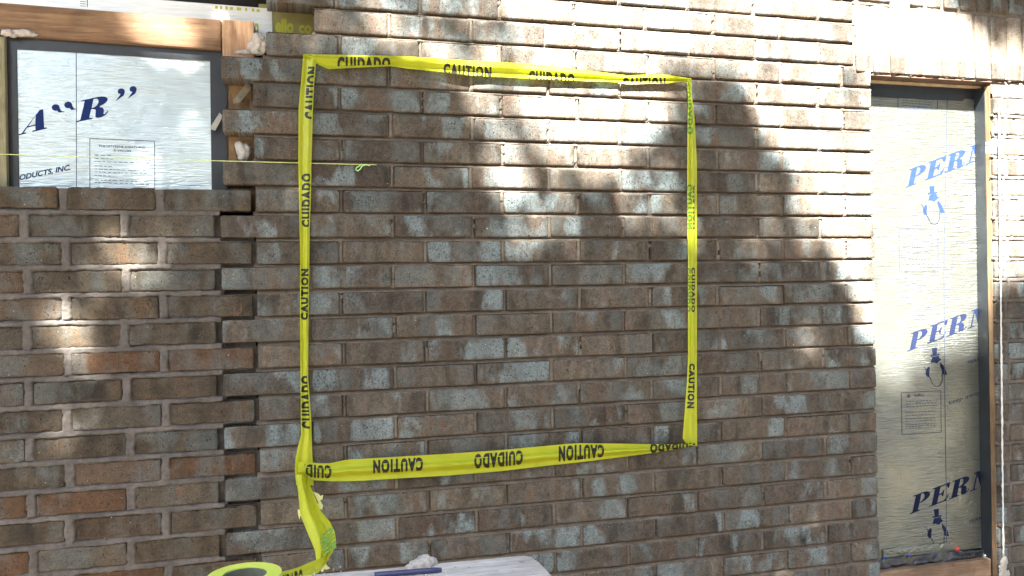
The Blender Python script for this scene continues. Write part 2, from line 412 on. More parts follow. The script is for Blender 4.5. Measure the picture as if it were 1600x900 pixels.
def h_new(U, V, fr, hd):
    n = fbm(U * 30, V * 30, 31) ; n2 = fbm(U * 130, V * 160, 37)
    bed = np.clip((fr - .86) / .14, 0, 1)               # 0 near brick top below, 1 under the brick above
    y = np.where(fr > .83, .003 + .015 * bed ** .9 + n * .0015, .018)
    y = np.where((hd < 0) & (fr < .86), .0022 + n * .002, y)
    y = np.where((hd < .002) & (fr >= .84), y * .75, y)
    return y + n2 * .0006
def hole_new(u, v):
    row = np.floor(-v / C).astype(int) + 1
    st = np.full(u.shape, 9.0)
    for i in range(-12, 28):
        s_ = start.get(i, ju(i, 0)); fr_ = row == i
        st[fr_] = s_
    # bed joints only under both courses
    h = u < st + .008
    fr = (v + row * C) / C
    nxt = np.full(u.shape, 9.0)
    for i in range(-12, 28):
        m = (row == i) & (fr > .85); nxt[m] = start.get(i - 1, ju(i - 1, 0))
    h |= (fr > .85) & (u < nxt - .0)
    h |= (u > u_door - .003) & (v < sv0 + .01)
    h |= (u > W(1334, 60).x + .01) & (v < sv1 + .25) & (v > sv0 - .02) & (u > np.where(v < sv1, 0, 2.2))
    h |= (u > u_door) & (v < sv0 + .01)
    return h
mortar_sheet('mortar', -.10, 3.25, rowv(27), rowv(-9) + .06, heads, h_new, hole_new, M['mortar'], wall_new)
def h_sold(U, V, fr, hd): return .006 + fbm(U * 60, V * 60, 5) * .003
def hole_sold(u, v): return (v < sv0 + .004) | (v > sv1 + .26)
mortar_sheet('soldier_mortar', W(1334, 60).x, 3.25, sv0 - .01, sv1 + .27, [], h_sold, hole_sold, M['mortar'], wall_new, .008, .008)

def h_old(U, V, fr, hd):
    n = fbm(U * 22, V * 40, 41); n2 = fbm(U * 95, V * 120, 47); n3 = fbm(U * 9, V * 9, 43)
    bd = np.minimum(np.minimum(fr - .80, 1.0 - fr + .0) , 9) * C     # >0 inside bed joint
    bd = np.where(fr < .1, -fr * C, bd)
    jd = np.maximum(bd, -hd) + n2 * .0028 + n * .0034
    t = np.clip(jd / .004 + .5, 0, 1); t = t * t * (3 - 2 * t)
    y = .010 * (1 - t) + t * (-.0012 - .0015 * n3 + n * .0026 + n2 * .0016)
    lip = np.clip(fbm(U * 14, V * 14, 49) - .05, 0, 1) * .009 + np.clip(fbm(U * 60, V * 200, 53), 0, 1) * .003
    return y - lip * t
def hole_old(u, v):
    row = np.floor(-v / C).astype(int) + 1
    fr = (v + row * C) / C
    h = np.zeros(u.shape, bool)
    for i in range(7, 29):
        e = -.012 if i % 2 == 0 else DEL - .014
        eb = max(-.012 if (i) % 2 == 0 else DEL - .014, -.012 if (i - 1) % 2 == 0 else DEL - .014) - .0
        m = (row == i)
        h |= m & (fr <= .82) & (u > e)
        h |= m & (fr > .82) & (u > np.where(i % 2 == 0, DEL + .004, DEL + .004) + (0 if True else eb))
    h |= v > rowv(8) + .058
    return h
mortar_sheet('mortar', -1.45, 0.0, rowv(27), rowv(7), heads_l, h_old, hole_old, M['oldmortar'], wall_old, .0042, .0030)
def h_r(U, V, fr, hd): return h_old(U, V, fr, hd) * .8 + .003
def hole_r(u, v): return (u < ur0 + .004) | (v > sv0 + .0)
mortar_sheet('mortar', ur0, 3.25, rowv(28), sv0, heads_r, h_r, hole_r, M['oldmortar'], wall_r, .0042, .0030)

def box(bm, x0, x1, y0, y1, z0, z1, bev=0.0):
    g = bmesh.ops.create_cube(bm, size=1.0)
    for v in g['verts']: v.co = Vector(((x0 + x1) / 2 + v.co.x * (x1 - x0), (y0 + y1) / 2 + v.co.y * (y1 - y0), (z0 + z1) / 2 + v.co.z * (z1 - z0)))
    if bev:
        es = list({e for v in g['verts'] for e in v.link_edges}); bmesh.ops.bevel(bm, geom=es, offset=bev, segments=2, affect='EDGES', profile=.6)
    return g
def boxobj(name, x0, x1, y0, y1, z0, z1, mat, parent=None, bev=0.002):
    bm = bmesh.new(); box(bm, x0, x1, y0, y1, z0, z1, bev); return bm_obj(name, bm, mat, parent)

# mortar body behind the faces (seen in the jambs and gaps)
def core(name, segs, mat, parent):
    bm = bmesh.new()
    for s_ in segs: box(bm, *s_)
    return bm_obj(name, bm, mat, parent)
segs = []
for i in range(-3, 27):
    us = start.get(i, ju(i, 0)) + .012
    if i <= 1: ue = 2.02
    else: ue = u_door - .006
    if i >= 0: us = max(us, max(start.get(j_, ju(j_, 0)) for j_ in (i, i + 1)) + .004) if True else us
    segs.append((us, ue, .020, .080, Z0 + rowv(i) - .006, Z0 + rowv(i) + C - .0065))
core('mortar_backing', segs, M['mortar'], wall_new)
core('mortar_backing', [(ur0 + .008, 3.25, .014, .082, .0, Z0 + sv0 - .002)], M['oldmortar'], wall_r)
core('mortar_backing', [(-1.45, DEL - .03, .020, .080, 0, Z0 + rowv(8) + .03)] + [(DEL - .04, (.004 if i % 2 == 0 else DEL + .01), .026, .080, Z0 + rowv(i) - .012, Z0 + rowv(i) + C - .013) for i in range(9, 27)] + [(DEL - .005, -.002, (.030 if i % 4 == 1 else .042), .080, Z0 + rowv(i) - .0145, Z0 + rowv(i) + .002) for i in range(9, 27, 2)], M['oldmortar'], wall_old)
core('soldier_backing', [(W(1334, 60).x + .01, 3.25, .014, .082, Z0 + sv0 + .006, Z0 + sv1 + .26)], M['mortar'], wall_new)

# ragged mortar squeezed out along the door jamb
def blob(bm, c, r, seed=0, sub=3, sq=(1, 1, 1)):
    g = bmesh.ops.create_icosphere(bm, subdivisions=sub, radius=1.0)
    rs = random.Random(seed); ph = [rs.uniform(0, 9) for _ in range(6)]
    for v in g['verts']:
        n = v.co.normalized(); k = 1 + .22 * math.sin(3.1 * n.x + ph[0]) * math.sin(2.7 * n.z + ph[1]) + .14 * math.sin(7 * n.x + 5 * n.y + ph[2]) + .10 * math.sin(9 * n.z + ph[3] + 6 * n.y) + rs.uniform(-.05, .05)
        v.co = Vector(c) + Vector((n.x * r * sq[0] * k, n.y * r * sq[1] * k, n.z * r * sq[2] * k))
bm = bmesh.new()
rs = random.Random(3)
for k in range(24):
    z = Z0 + rowv(3 + k) - .006
    if z > Z0 + sv0 - .02: continue
    blob(bm, (ur0 + .003 + rs.uniform(-.003, .002), .006, z), .0065, k, 2, (rs.uniform(.6, 1.2), 1.0, rs.uniform(.7, 1.3)))
    if k % 4 == 1: blob(bm, (ur0 + .004, .004, z + .02), .008, k + 50, 3, (.8, .6, 3.0))
bm_obj('jamb_mortar', bm, M['oldmortar'], wall_r, True)

# ------------------------------------------------------------ what stands behind the brick
PY = .078
backing = boxobj('backing_wall', -1.5, 3.3, .16, .20, 0, 3.1, M['gapshade'])  # near-black colour stands in for the shade inside the gaps
tag(backing, 'backing boards coloured near black as shade in the gaps of the toothed brick joint', 'wall')
def panel_px(name, x0, x1, y0, y1, Y, thick, mat, parent, nx=2, nz=2):
    a = W(x0, (y0 + y1) / 2, Y); b = W(x1, (y0 + y1) / 2, Y); t = W((x0 + x1) / 2, y0, Y); c = W((x0 + x1) / 2, y1, Y)
    return boxobj(name, a.x, b.x, Y, Y + thick, c.z, t.z, mat, parent, .001)
def px_poly(name, polys, Y, mat, parent, thick=None):
    """flat printed shape given by outlines with holes (2D filled curve laid on the board)"""
    cu = bpy.data.curves.new(name, 'CURVE'); cu.dimensions = '2D'; cu.fill_mode = 'FRONT'
    for pl in polys:
        sp = cu.splines.new('POLY'); sp.points.add(len(pl) - 1)
        for k, (x, y) in enumerate(pl):
            p = W(x, y, Y); sp.points[k].co = (p.x, p.z, 0, 1)
        sp.use_cyclic_u = True
    t = bpy.data.objects.new('tmp', cu); COL.objects.link(t)
    dg = bpy.context.evaluated_depsgraph_get(); me = bpy.data.meshes.new_from_object(t.evaluated_get(dg)); bpy.data.objects.remove(t)
    for v in me.vertices: v.co = Vector((v.co.x, Y, v.co.y))
    me.materials.clear(); return me
def join(name, meshes, mat, parent):
    bm = bmesh.new()
    for me in meshes: bm.from_mesh(me); bpy.data.meshes.remove(me)
    return bm_obj(name, bm, mat, parent)
def line_px(pts, wpx):
    out = []
    for (x0, y0), (x1, y1) in zip(pts[:-1], pts[1:]):
        dx, dy = x1 - x0, y1 - y0; L = math.hypot(dx, dy) or 1; nx, ny = -dy / L * wpx / 2, dx / L * wpx / 2
        out.append([(x0 + nx, y0 + ny), (x1 + nx, y1 + ny), (x1 - nx, y1 - ny), (x0 - nx, y0 - ny)])
    return out
def strokes(name, polys, Y, mat, parent):
    """each little quad its own face, so that crossing ones never cancel"""
    V = []; Fc = []
    for k, pl in enumerate(polys):
        b = len(V); V += [tuple(W(x, y, Y - .00002 * (k % 7))) for x, y in pl]; Fc.append(tuple(range(b, b + len(pl))))
    return mesh_obj(name, V, Fc, mat, parent)
def text_mesh(word, bold=.02, space=1.0):
    cu = bpy.data.curves.new('t', 'FONT'); cu.body = word; cu.size = 1.0; cu.offset = bold; cu.space_character = space; cu.resolution_u = 3
    t = bpy.data.objects.new('tmp', cu); COL.objects.link(t)
    dg = bpy.context.evaluated_depsgraph_get(); me = bpy.data.meshes.new_from_object(t.evaluated_get(dg)); bpy.data.objects.remove(t)
    bm = bmesh.new(); bm.from_mesh(me); bpy.data.meshes.remove(me)
    xs = [v.co.x for v in bm.verts]; ys = [v.co.y for v in bm.verts]
    x0, x1, y0, y1 = min(xs), max(xs), min(ys), max(ys)
    for v in bm.verts: v.co = Vector(((v.co.x - x0) / (x1 - x0), (v.co.y - y0) / (y1 - y0), 0))
    return bm
def text_px(word, o, gx, gy, Y, bold=.02, space=1.0):
    bm = text_mesh(word, bold, space)
    for v in bm.verts: v.co = W(o[0] + v.co.x * gx[0] + v.co.y * gy[0], o[1] + v.co.x * gx[1] + v.co.y * gy[1], Y)
    me = bpy.data.meshes.new('t'); bm.to_mesh(me); bm.free(); return me
def arc(cx, cy, rx, ry, a0, a1, n=14):
    return [(cx + rx * math.cos(R(a0 + (a1 - a0) * k / n)), cy + ry * math.sin(R(a0 + (a1 - a0) * k / n))) for k in range(n + 1)]
GL = {
 'P': [[(0, 0), (.52, 0), (.52, .05), (.40, .07), (.40, .44)] + arc(.45, .72, .43, .28, -90, 90) + [(0, 1), (0, .95), (.12, .93), (.12, .07), (0, .05)],
       [(.40, .50)] + arc(.43, .72, .17, .22, -90, 90) + [(.40, .94)]],
 'E': [[(0, 0), (.86, 0), (.94, .30), (.89, .31), (.74, .07), (.40, .07), (.40, .47), (.52, .47), (.60, .34), (.65, .34), (.65, .68), (.60, .68), (.52, .54), (.40, .54), (.40, .93), (.68, .93), (.82, .70), (.88, .70), (.88, 1), (0, 1), (0, .95), (.12, .93), (.12, .07), (0, .05)]],
 'R': [[(0, 0), (.52, 0), (.52, .05), (.40, .07), (.40, .47), (.46, .47), (.56, .40), (.58, .22), (.60, .06), (.68, -.01), (.80, -.02), (.92, .04), (1.0, .20), (.96, .22), (.90, .11), (.85, .11), (.84, .30), (.78, .43), (.66, .50)] + arc(.52, .76, .36, .24, -62, 90) + [(0, 1), (0, .95), (.12, .93), (.12, .07), (0, .05)],
       [(.40, .53)] + arc(.44, .735, .15, .205, -90, 90) + [(.40, .94)]],
 'M': [[(0, 0), (.34, 0), (.34, .05), (.22, .07), (.22, .80), (.55, 0), (.62, 0), (.97, .82), (.97, .07), (.85, .05), (.85, 0), (1.35, 0), (1.35, .05), (1.24, .07), (1.24, .93), (1.35, .95), (1.35, 1), (.98, 1), (.72, .36), (.45, 1), (0, 1), (0, .95), (.15, .93), (.15, .07), (0, .05)]],
 'A': [[(-.1, 0), (.24, 0), (.24, .05), (.14, .07), (.24, .28), (.56, .28), (.60, .07), (.48, .05), (.48, 0), (1.06, 0), (1.06, .05), (.94, .07), (.76, 1.0), (.62, 1.0), (.06, .07), (-.1, .05)],
       [(.28, .34), (.55, .34), (.50, .78)]],
}
def glyph(ch, o, gx, gy, Y, name='g'):
    return px_poly(name, [[(o[0] + a * gx[0] + b * gy[0], o[1] + a * gx[1] + b * gy[1]) for a, b in pl] for pl in GL[ch]], Y, None, None)

# ---- left window board
wl = empty('foil_sheathing_board', W(180, 290, PY), 'foil board with large blue A and R, edged in black tape, in the left window', 'sheathing')
panel_px('board', -60, 352, 40, 330, PY, .02, M['foil'], wl)
TY = PY - .0012
panel_px('black_tape', 11, 28, 40, 330, TY - .0008, .0008, M['black'], wl)
bm = bmesh.new()
def quad_px(bm, pts, Y):
    vs = [bm.verts.new(W(x, y, Y)) for x, y in pts]; bm.faces.new(vs)
quad_px(bm, [(11, 76), (11, 40), (180, 40), (352, 60), (352, 97), (330, 95.5), (240, 90), (120, 82)][::-1], TY - .0016)
bm_obj('black_tape', bm, M['black'], wl)
bm = bmesh.new(); quad_px(bm, [(328, 90), (331, 330), (356, 330), (354, 90)], TY - .0024); bm_obj('black_tape', bm, M['black'], wl)
LY = PY - .0005
strokes('seam', line_px([(119, 80), (119.5, 330)], 1.2), LY, M['line'], wl)
for m_ in ([glyph('A', (31, 211), (40, -9.8), (6, -33), LY), glyph('R', (119, 191), (49, -10.5), (8, -34), LY)] +
     [px_poly('q', [[(bx + math.cos(a) * 6.3, by + math.sin(a) * 5.2) for a in [R(t_) for t_ in range(70, 371, 25)]] + [(bx + 9, by + 5.4), (bx + tx, by + ty), (bx + 5, by + 8)]], LY, None, None) for bx, by, tx, ty in ((87, 168, 15, 6.8), (106.5, 164, 14.5, 6.4))] +
     [px_poly('q', [[(bx + math.cos(a) * 5.6, by + math.sin(a) * 5.0) for a in [R(t_) for t_ in range(140, 381, 24)]] + [(bx + 3.5, by + 6.5), (bx - 9, by + 15), (bx - 1, by + 4)]], LY, None, None) for bx, by in ((189.5, 143), (208, 139.5))] +
     [text_px('PRODUCTS, INC.', (16, 286.5), (94, -19.5), (1.5, -10.5), LY, .03)]): join('blue_lettering', [m_], M['ink'], wl)
bx = [(140.3, 216.5), (241.5, 220.5), (242, 330), (140.5, 330), (140.3, 216.5)]
st_ = line_px(bx, 1.1)
rs = random.Random(5)
for k, y in enumerate((242, 247.5, 252, 259, 264, 268.5, 274, 281, 285)):
    x = 146 + rs.uniform(0, 3); lim = 232 if k % 3 else 172
    while x < lim:
        l_ = rs.uniform(2.5, 7); st_ += line_px([(x, y + (x - 146) * .035), (x + l_, y + (x + l_ - 146) * .035)], .9); x += l_ + rs.uniform(1.2, 4)
        if k in (0, 1, 3) and 178 < x < 205: x = 212
strokes('fine_print', st_, LY - .0001, M['line'], wl)
for m_ in [text_px('POLYSTYRENE SHEATHING', (155, 229.5), (72, 3.0), (0, -3.4), LY), text_px('R-VALUES', (178, 236.5), (27, 1.1), (0, -3.2), LY)]: join('box_title', [m_], M['line'], wl)

# ---- window framing timber
hd = empty('timber_header', W(170, 60, .05), 'long brown timber beam across the top of the left window', 'timber')
a = W(-60, 30, .035); b = W(345, 30, .035)
bm = bmesh.new()
p = [W(-60, -1, .062), W(346, 31, .062), W(346, 79, .062), W(-60, 50, .062)]
zt = [q_.z for q_ in p]
g = [bm.verts.new((q_.x, y_, q_.z)) for y_ in (.062, .125) for q_ in p]
for f_ in ((3, 2, 1, 0), (4, 5, 6, 7), (0, 1, 5, 4), (1, 2, 6, 5), (2, 3, 7, 6), (3, 0, 4, 7)): bm.faces.new([g[k] for k in f_])
bmesh.ops.bevel(bm, geom=list(bm.edges), offset=.003, segments=2, affect='EDGES')
bm_obj('beam', bm, M['wood'], hd)
bm = bmesh.new(); blob(bm, W(14, 52, .058), .018, 4, 3, (1.1, .6, .6)); blob(bm, W(34, 52, .06), .02, 9, 3, (1.8, .4, .5)); bm_obj('foam_smear', bm, M['lump'], hd, True)
bk = boxobj('timber_block', W(347, 50, .055).x, W(397, 50, .055).x, .055, .12, W(370, 112, .055).z, W(370, 31.5, .055).z, M['woodend'], None, .004)
tag(bk, 'short pale timber block with upright grain at the right end of the header beam', 'timber')
stl = boxobj('timber_stud', W(-70, 200, .06).x, W(10, 200, .06).x, .055, .077, W(5, 330, .06).z, W(5, 58, .06).z, M['olive'], None)
tag(stl, 'olive brown timber stud at the far left edge of the window', 'timber')
stm = boxobj('timber_stud', W(351, 200, .082).x, W(415, 200, .082).x, .082, .125, W(370, 330, .09).z, W(370, 100, .09).z, M['studw'], None)
tag(stm, 'light timber stud seen in the pockets where half bricks are missing', 'timber')

# ---- upper left house wrap
hw = empty('house_wrap', W(250, 20, .13), 'white wrap with yellow print above the timber header, going into shade behind the bricks', 'house wrap')
def wrap_piece(name, pts, Y, mat):
    bm = bmesh.new(); quad_px(bm, pts[::-1], Y); o = bm_obj(name, bm, mat, hw); return o
wrap_piece('white_sheet', [(-60, -6), (80, -40), (130, -40), (150, -8), (240, -1), (425, 13.5), (426, 80), (-60, 60)], .126, M['wrap'])
wrap_piece('yellowed_sheet', [(404, 6), (520, 12), (520, 80), (404, 80)], .129, M['wrap2'])
strokes('yellow_print', [[(x, 8.6 + (x - 335) * .078), (x + w_, 8.6 + (x + w_ - 335) * .078), (x + w_, 13.6 + (x - 335) * .078), (x, 13.6 + (x - 335) * .078)] for x, w_ in ((336, 4), (344, 3), (352, 4), (359, 5), (370, 7), (383, 3), (393.5, 4), (401, 5))], .1255, M['yink'], hw)
for m_ in [text_px('n', (398, 51), (6, .3), (0, -15), .1255, .05), text_px('ello', (430, 50.5), (29, 1.6), (0, -22), .1284, .05), text_px('co', (467, 52.5), (20, .8), (0, -14), .1284, .04)]: join('yellow_word', [m_], M['yink'], hw)
strokes('fine_print', line_px([(136.5, -5), (136.5, 11)], 1.2) + [l2 for y in (2, 5.5, 9) for l2 in line_px([(125, y), (134, y + .8)], .8)], .1255, M['line'], hw)

# ---- scraps in the pockets
bm = bmesh.new()
def flat(bm, pts, Y, t=.003):
    f = [bm.verts.new(W(x, y, Y)) for x, y in pts]; bk_ = [bm.verts.new(Vector(v.co) + Vector((0, t, 0))) for v in f]
    bm.faces.new(f[::-1]); bm.faces.new(bk_)
    n = len(f)
    for k in range(n): bm.faces.new((f[k], f[(k + 1) % n], bk_[(k + 1) % n], bk_[k]))
def flatobj(name, pts, Y, mat, label=None, cat=None, parent=None, t=.003, group=None):
    bm = bmesh.new(); flat(bm, pts, Y, t); bmesh.ops.recalc_face_normals(bm, faces=bm.faces); o = bm_obj(name, bm, mat, parent)
    if label: tag(o, label, cat, group)
    return o
flatobj('mortar_net_strip', [(364, 158), (384, 130), (392, 133), (391, 141), (373, 162), (365, 162)], .055, M['scrap'], 'folded grey strip poking out of the upper brick pocket', 'strip', t=.006)
flatobj('torn_paper', [(354, 128), (372, 127), (392, 131), (393, 158), (384, 152), (378, 158), (390, 170), (372, 168), (376, 158), (364, 158), (363, 148), (355, 140)], .080, M['paper'], 'torn brown building paper at the back of the upper brick pocket', 'paper', t=.002)
flatobj('torn_paper', [(352, 212), (394, 212), (394, 218), (372, 222), (366, 232), (370, 250), (352, 250)], .080, M['paper'], 'torn brown building paper at the back of the lower brick pocket', 'paper', t=.002)
o = flatobj('paper_tag', [(329, 198), (343, 176), (347, 180), (346, 186), (336, 204), (330, 202)], .050, M['white'], 'small pale scrap sticking out of the wall over the black tape', 'scrap', t=.002)
bm = bmesh.new(); blob(bm, W(380, 237, .05), .024, 12, 3, (.9, .5, 1.2)); o = bm_obj('mortar_lump', bm, M['lump'], None, True); tag(o, 'rough pale mortar lump filling the lower brick pocket', 'mortar')
bm = bmesh.new(); blob(bm, W(403, 70, .028), .026, 21, 4, (1.0, .8, 1.1)); blob(bm, W(393, 72, .028), .014, 22, 3, (.9, .7, .9)); blob(bm, W(404, 82, .028), .014, 23, 3, (1.3, .8, .7)); blob(bm, W(380, 82, .024), .009, 25, 3, (2.2, .8, .8))
o = bm_obj('mortar_lump', bm, M['lump'], None, True); tag(o, 'white mortar lump at the end of the brick beside the timber block', 'mortar')

# ---- doorway
wr = empty('foil_sheathing_board', W(1450, 870, PY), 'tall foil board in the right doorway printed PERM above a penguin emblem', 'sheathing')
panel_px('board', 1330, 1541, 128, 868, PY, .02, M['foil2'], wr)
bm = bmesh.new(); quad_px(bm, [(1330, 100), (1560, 108), (1560, 158), (1508, 154), (1504, 158), (1330, 149)][::-1], TY - .001); bm_obj('black_tape', bm, M['black'], wr)
bm = bmesh.new(); quad_px(bm, [(1524, 100), (1548, 100), (1558, 920), (1536, 920)], TY - .0018); bmesh.ops.recalc_face_normals(bm, faces=bm.faces); bm_obj('black_tape', bm, M['black'], wr)
for (ox, oy, sc) in ((1415, 293.5, .99), (1417.5, 549.5, 1.0), (1421.5, 803.5, 1.0)):
    gx = (31, -11.6); gy = (6.2, -29)
    ms = []
    for ch, off in (('P', 0), ('E', .97), ('R', 1.97), ('M', 3.03)):
        ms.append(glyph(ch, (ox + gx[0] * off, oy + gx[1] * off), gx, gy, LY))
    for m_ in ms: join('letter', [m_], M['ink'] if oy < 400 else M['inkshade'], wr)  # upper word keeps the sunlit ink, lower two take the shaded copy
    dx, dy = ox - 1421.5, oy - 803.5 + {0: 0}.get(0, 0)
    if oy < 400: dx, dy = -7, -505
    elif oy < 600: dx, dy = -3, -252
    pg = [[(1459, 796), (1467, 795), (1466.8, 805.5), (1471, 804.6), (1471.5, 806.8), (1457, 809.3), (1457, 806.8), (1460.5, 806.6)],
          [(1460, 809.6), (1470, 807.8), (1471, 811.5), (1474, 814), (1470, 816.5), (1467, 820), (1462, 818), (1457, 819)],
          [(1472, 818), (1477, 823), (1481, 831), (1483, 838), (1480, 837.5), (1479, 839.5), (1476, 836), (1475.6, 849), (1474.4, 849), (1475, 832), (1472, 824)],
          [(1453, 825), (1456, 826), (1455, 836), (1455.5, 842), (1451, 840), (1449, 836), (1450, 830)]]
    o = join('penguin_emblem', [px_poly('e', [[(x + dx, y + dy) for x, y in pl]], LY, None, None) for pl in pg], M['ink'] if oy < 400 else M['inkshade'], wr)
    th_ = []
    for l_ in ([(1447, 824), (1451, 832), (1457, 845)], [(1456.5, 842), (1460, 852), (1466, 856)], [(1474.8, 848), (1472, 854), (1467, 856)]): th_ += line_px([(x + dx, y + dy) for x, y in l_], .8)
    strokes('emblem_outline', th_, LY - .0002, M['inkshade'], wr)
strokes('seam', line_px([(1480.5, 130), (1475, 430), (1476, 600), (1478.5, 760), (1479, 870)], 1.1), LY, M['line'], wr)
def small_box(pts, y0s, name='fine_print'):
    st = line_px(pts + [pts[0]], 1.1); r_ = random.Random(int(pts[0][1]))
    (xa, ya), (xb, yb) = pts[0], pts[1]
    for y in y0s:
        x = xa + 7
        while x < xb - 8:
            l_ = r_.uniform(2, 5); st += line_px([(x, y + (x - xa) * (yb - ya) / (xb - xa)), (x + l_, y + (x + l_ - xa) * (yb - ya) / (xb - xa))], .9); x += l_ + r_.uniform(.8, 1.8)
    strokes(name, st, LY - .0001, M['line'], wr)
small_box([(1408.5, 613.7), (1470, 610.6), (1470.8, 675.4), (1409.3, 679)], (628, 632, 636, 645, 650, 655, 659, 664, 667, 670))
small_box([(1405, 357.5), (1466, 358.5), (1466, 424), (1405.5, 424.5)], (385, 395, 405, 412))
small_box([(1403, 135), (1465, 140), (1465, 171), (1403, 168.5)], (152, 156, 160, 164))
for m_ in [text_px('Safety', (1428, 621), (17, -.8), (0, -5.5), LY), text_px('keep away from', (1482, 635), (76, -27), (1, -9), LY, .01), text_px('PERMA', (1511.5, 569.5), (27, -9), (1, -5.5), LY, .03), text_px('PERMA', (1514.5, 818), (27, -9), (1, -5.5), LY, .03),
      px_poly('e', [[(1417, 621.5), (1420, 614.5), (1423, 621)]], LY, None, None), text_px('INSTALL', (1493, 382), (16, -3), (1, -3.6), LY)]: join('small_print', [m_], M['line'], wr)
for x, y, m_ in ((1383.5, 873, 'nailb'), (1419.5, 869, 'nailb'), (1496.5, 858.5, 'nailr')):
    bm = bmesh.new(); bmesh.ops.create_cone(bm, segments=20, radius1=.0105, radius2=.0085, depth=.003, cap_ends=True, matrix=Matrix.Translation(W(x, y, PY - .003)) @ Matrix.Rotation(R(90), 4, 'X'))
    bmesh.ops.create_cone(bm, segments=12, radius1=.003, radius2=.003, depth=.006, cap_ends=True, matrix=Matrix.Translation(W(x, y, PY - .004)) @ Matrix.Rotation(R(90), 4, 'X'))
    bm_obj('cap_nail', bm, M[m_], wr)
# plastic film folded along the foot of the board
def crumple(name, pa, pb, h0, h1, Y, mat, parent, amp=.01, seed=1, n=60, m=10):
    V = []; Fc = []
    for i in range(n + 1):
        for j in range(m + 1):
            s = i / n; t = j / m
            x = pa[0] + (pb[0] - pa[0]) * s; y = pa[1] + (pb[1] - pa[1]) * s + h0 + (h1 - h0) * t
            dy = amp * float(fbm(np.array(s * 14.), np.array(t * 3 + s * 4), seed, 4)) * math.sin(math.pi * min(1, t * 1.2 + .1))
            y += 1.5 * float(fbm(np.array(s * 9.), np.array(t * 1.), seed + 5))
            V.append(tuple(W(x, y, Y - abs(dy))))
    for i in range(n):
        for j in range(m): a = i * (m + 1) + j; Fc.append((a, a + 1, a + m + 2, a + m + 1))
    return mesh_obj(name, V, Fc, mat, parent, True)
crumple('foil_fold', (1380, 868), (1484, 856), -9, 6, PY - .003, M['foil2'], wr, .016, 3)
film = crumple('plastic_film', (1372, 874), (1556, 856), 0, 26, PY - .010, M['blackfilm'], None, .030, 8)
tag(film, 'crumpled shiny black film along the foot of the doorway board', 'film')
sill = boxobj('timber_sill', W(1345, 880, .04).x, W(1556, 880, .04).x, .035, .15, 0.2, W(1460, 884, .035).z, M['sill'], None, .003)
tag(sill, 'brown timber sill under the foil board in the right doorway', 'timber')
jt = boxobj('timber_jamb', ur0 - .004, ur0 + .0005, .010, .030, .3, Z0 + sv0 - .02, M['studw'], None, .0006)
boxobj('black_tape', ur0 - .0062, ur0 - .0005, .0305, .0770, .3, Z0 + sv0 - .02, M['black'], wr, .0008)
tag(jt, 'brown timber edge along the right side of the doorway board', 'timber')
ltl = empty('steel_lintel', (2.36, .05, Z0 + sv0), 'pale steel lintel under the upright bricks over the right doorway', 'lintel')
boxobj('flange', u_door - .06, ur0 + .07, .006, .10, Z0 + sv0 - .007, Z0 + sv0 - .0025, M['rust'], ltl, .0005)
boxobj('face_strip', u_door - .0, ur0 + .02, .058, .075, Z0 + sv0 - .0165, Z0 + sv0 - .0085, M['steel'], ltl, .001)
ev = empty('sky_block_eave', (1.0, -.2, 3.05), 'unseen boarded eave added above the brick wall to cut sky light', 'eave')  # eave added out of view to cut sky light on the wall
boxobj('soffit', -1.5, 3.3, -.40, .15, Z0 + rowv(-9) + .072, Z0 + rowv(-9) + .085, M['bark'], ev, .001)
boxobj('fascia', -1.5, 3.3, -.425, -.401, Z0 + rowv(-9) + .06, Z0 + rowv(-9) + .21, M['plank'], ev, .002)
# bits of mortar hanging between the soldiers and the lintel
bm = bmesh.new(); rs = random.Random(8)
for k in range(9): blob(bm, (u_door + .03 + k * .0735 + rs.uniform(-.01, .01), .008, Z0 + sv0 - .001), .006, k, 2, (rs.uniform(1, 3), .8, .7))
bm_obj('mortar_bits', bm, M['mortar'], ltl, True)

# ---- white cord and mason's line
def tube(pts, r, seg=8):
    V = []; Fc = []
    for k, p in enumerate(pts):
        d = (pts[min(k + 1, len(pts) - 1)] - pts[max(k - 1, 0)]).normalized(); up = Vector((0, 1, 0)) if abs(d.y) < .9 else Vector((1, 0, 0))
        a = d.cross(up).normalized(); b = d.cross(a)
        rr = r[k] if isinstance(r, (list, tuple)) else r
        for j in range(seg): V.append(tuple(p + (a * math.cos(j * 2 * math.pi / seg) + b * math.sin(j * 2 * math.pi / seg)) * rr))
    for k in range(len(pts) - 1):
        for j in range(seg): Fc.append((k * seg + j, k * seg + (j + 1) % seg, (k + 1) * seg + (j + 1) % seg, (k + 1) * seg + j))
    Fc.append(tuple(range(seg))[::-1]); Fc.append(tuple(range((len(pts) - 1) * seg, len(pts) * seg)))
    return V, Fc
rs = random.Random(2)
pts = [W(1560.5 + (y - 160) * .0105 + rs.uniform(-.35, .35), y, -.008) for y in range(160, 874, 6)]
V, Fc = tube(pts, [.0028 + rs.uniform(-.0006, .0012) for _ in pts])
o = mesh_obj('white_cord', V, Fc, M['cord'], None, True); tag(o, 'white cord hanging down the bricks right of the doorway, daubed with mortar', 'cord')
bm = bmesh.new()
for k in range(7): blob(bm, W(1567 + rs.uniform(-3, 3), 876 + k * 7, .001), .015, k, 3, (rs.uniform(.9, 1.4), .35, rs.uniform(.9, 1.5)))
o = bm_obj('mortar_smear', bm, M['lump'], None, True); tag(o, 'pale mortar smear at the foot of the white cord', 'mortar')
ml = empty('masons_line', W(585, 257, -.004), 'thin yellow green string line stretched from the left edge to a nail in the wall', 'string')
pa, pb = W(-60, 239, -.006), W(588, 257.5, -.006)
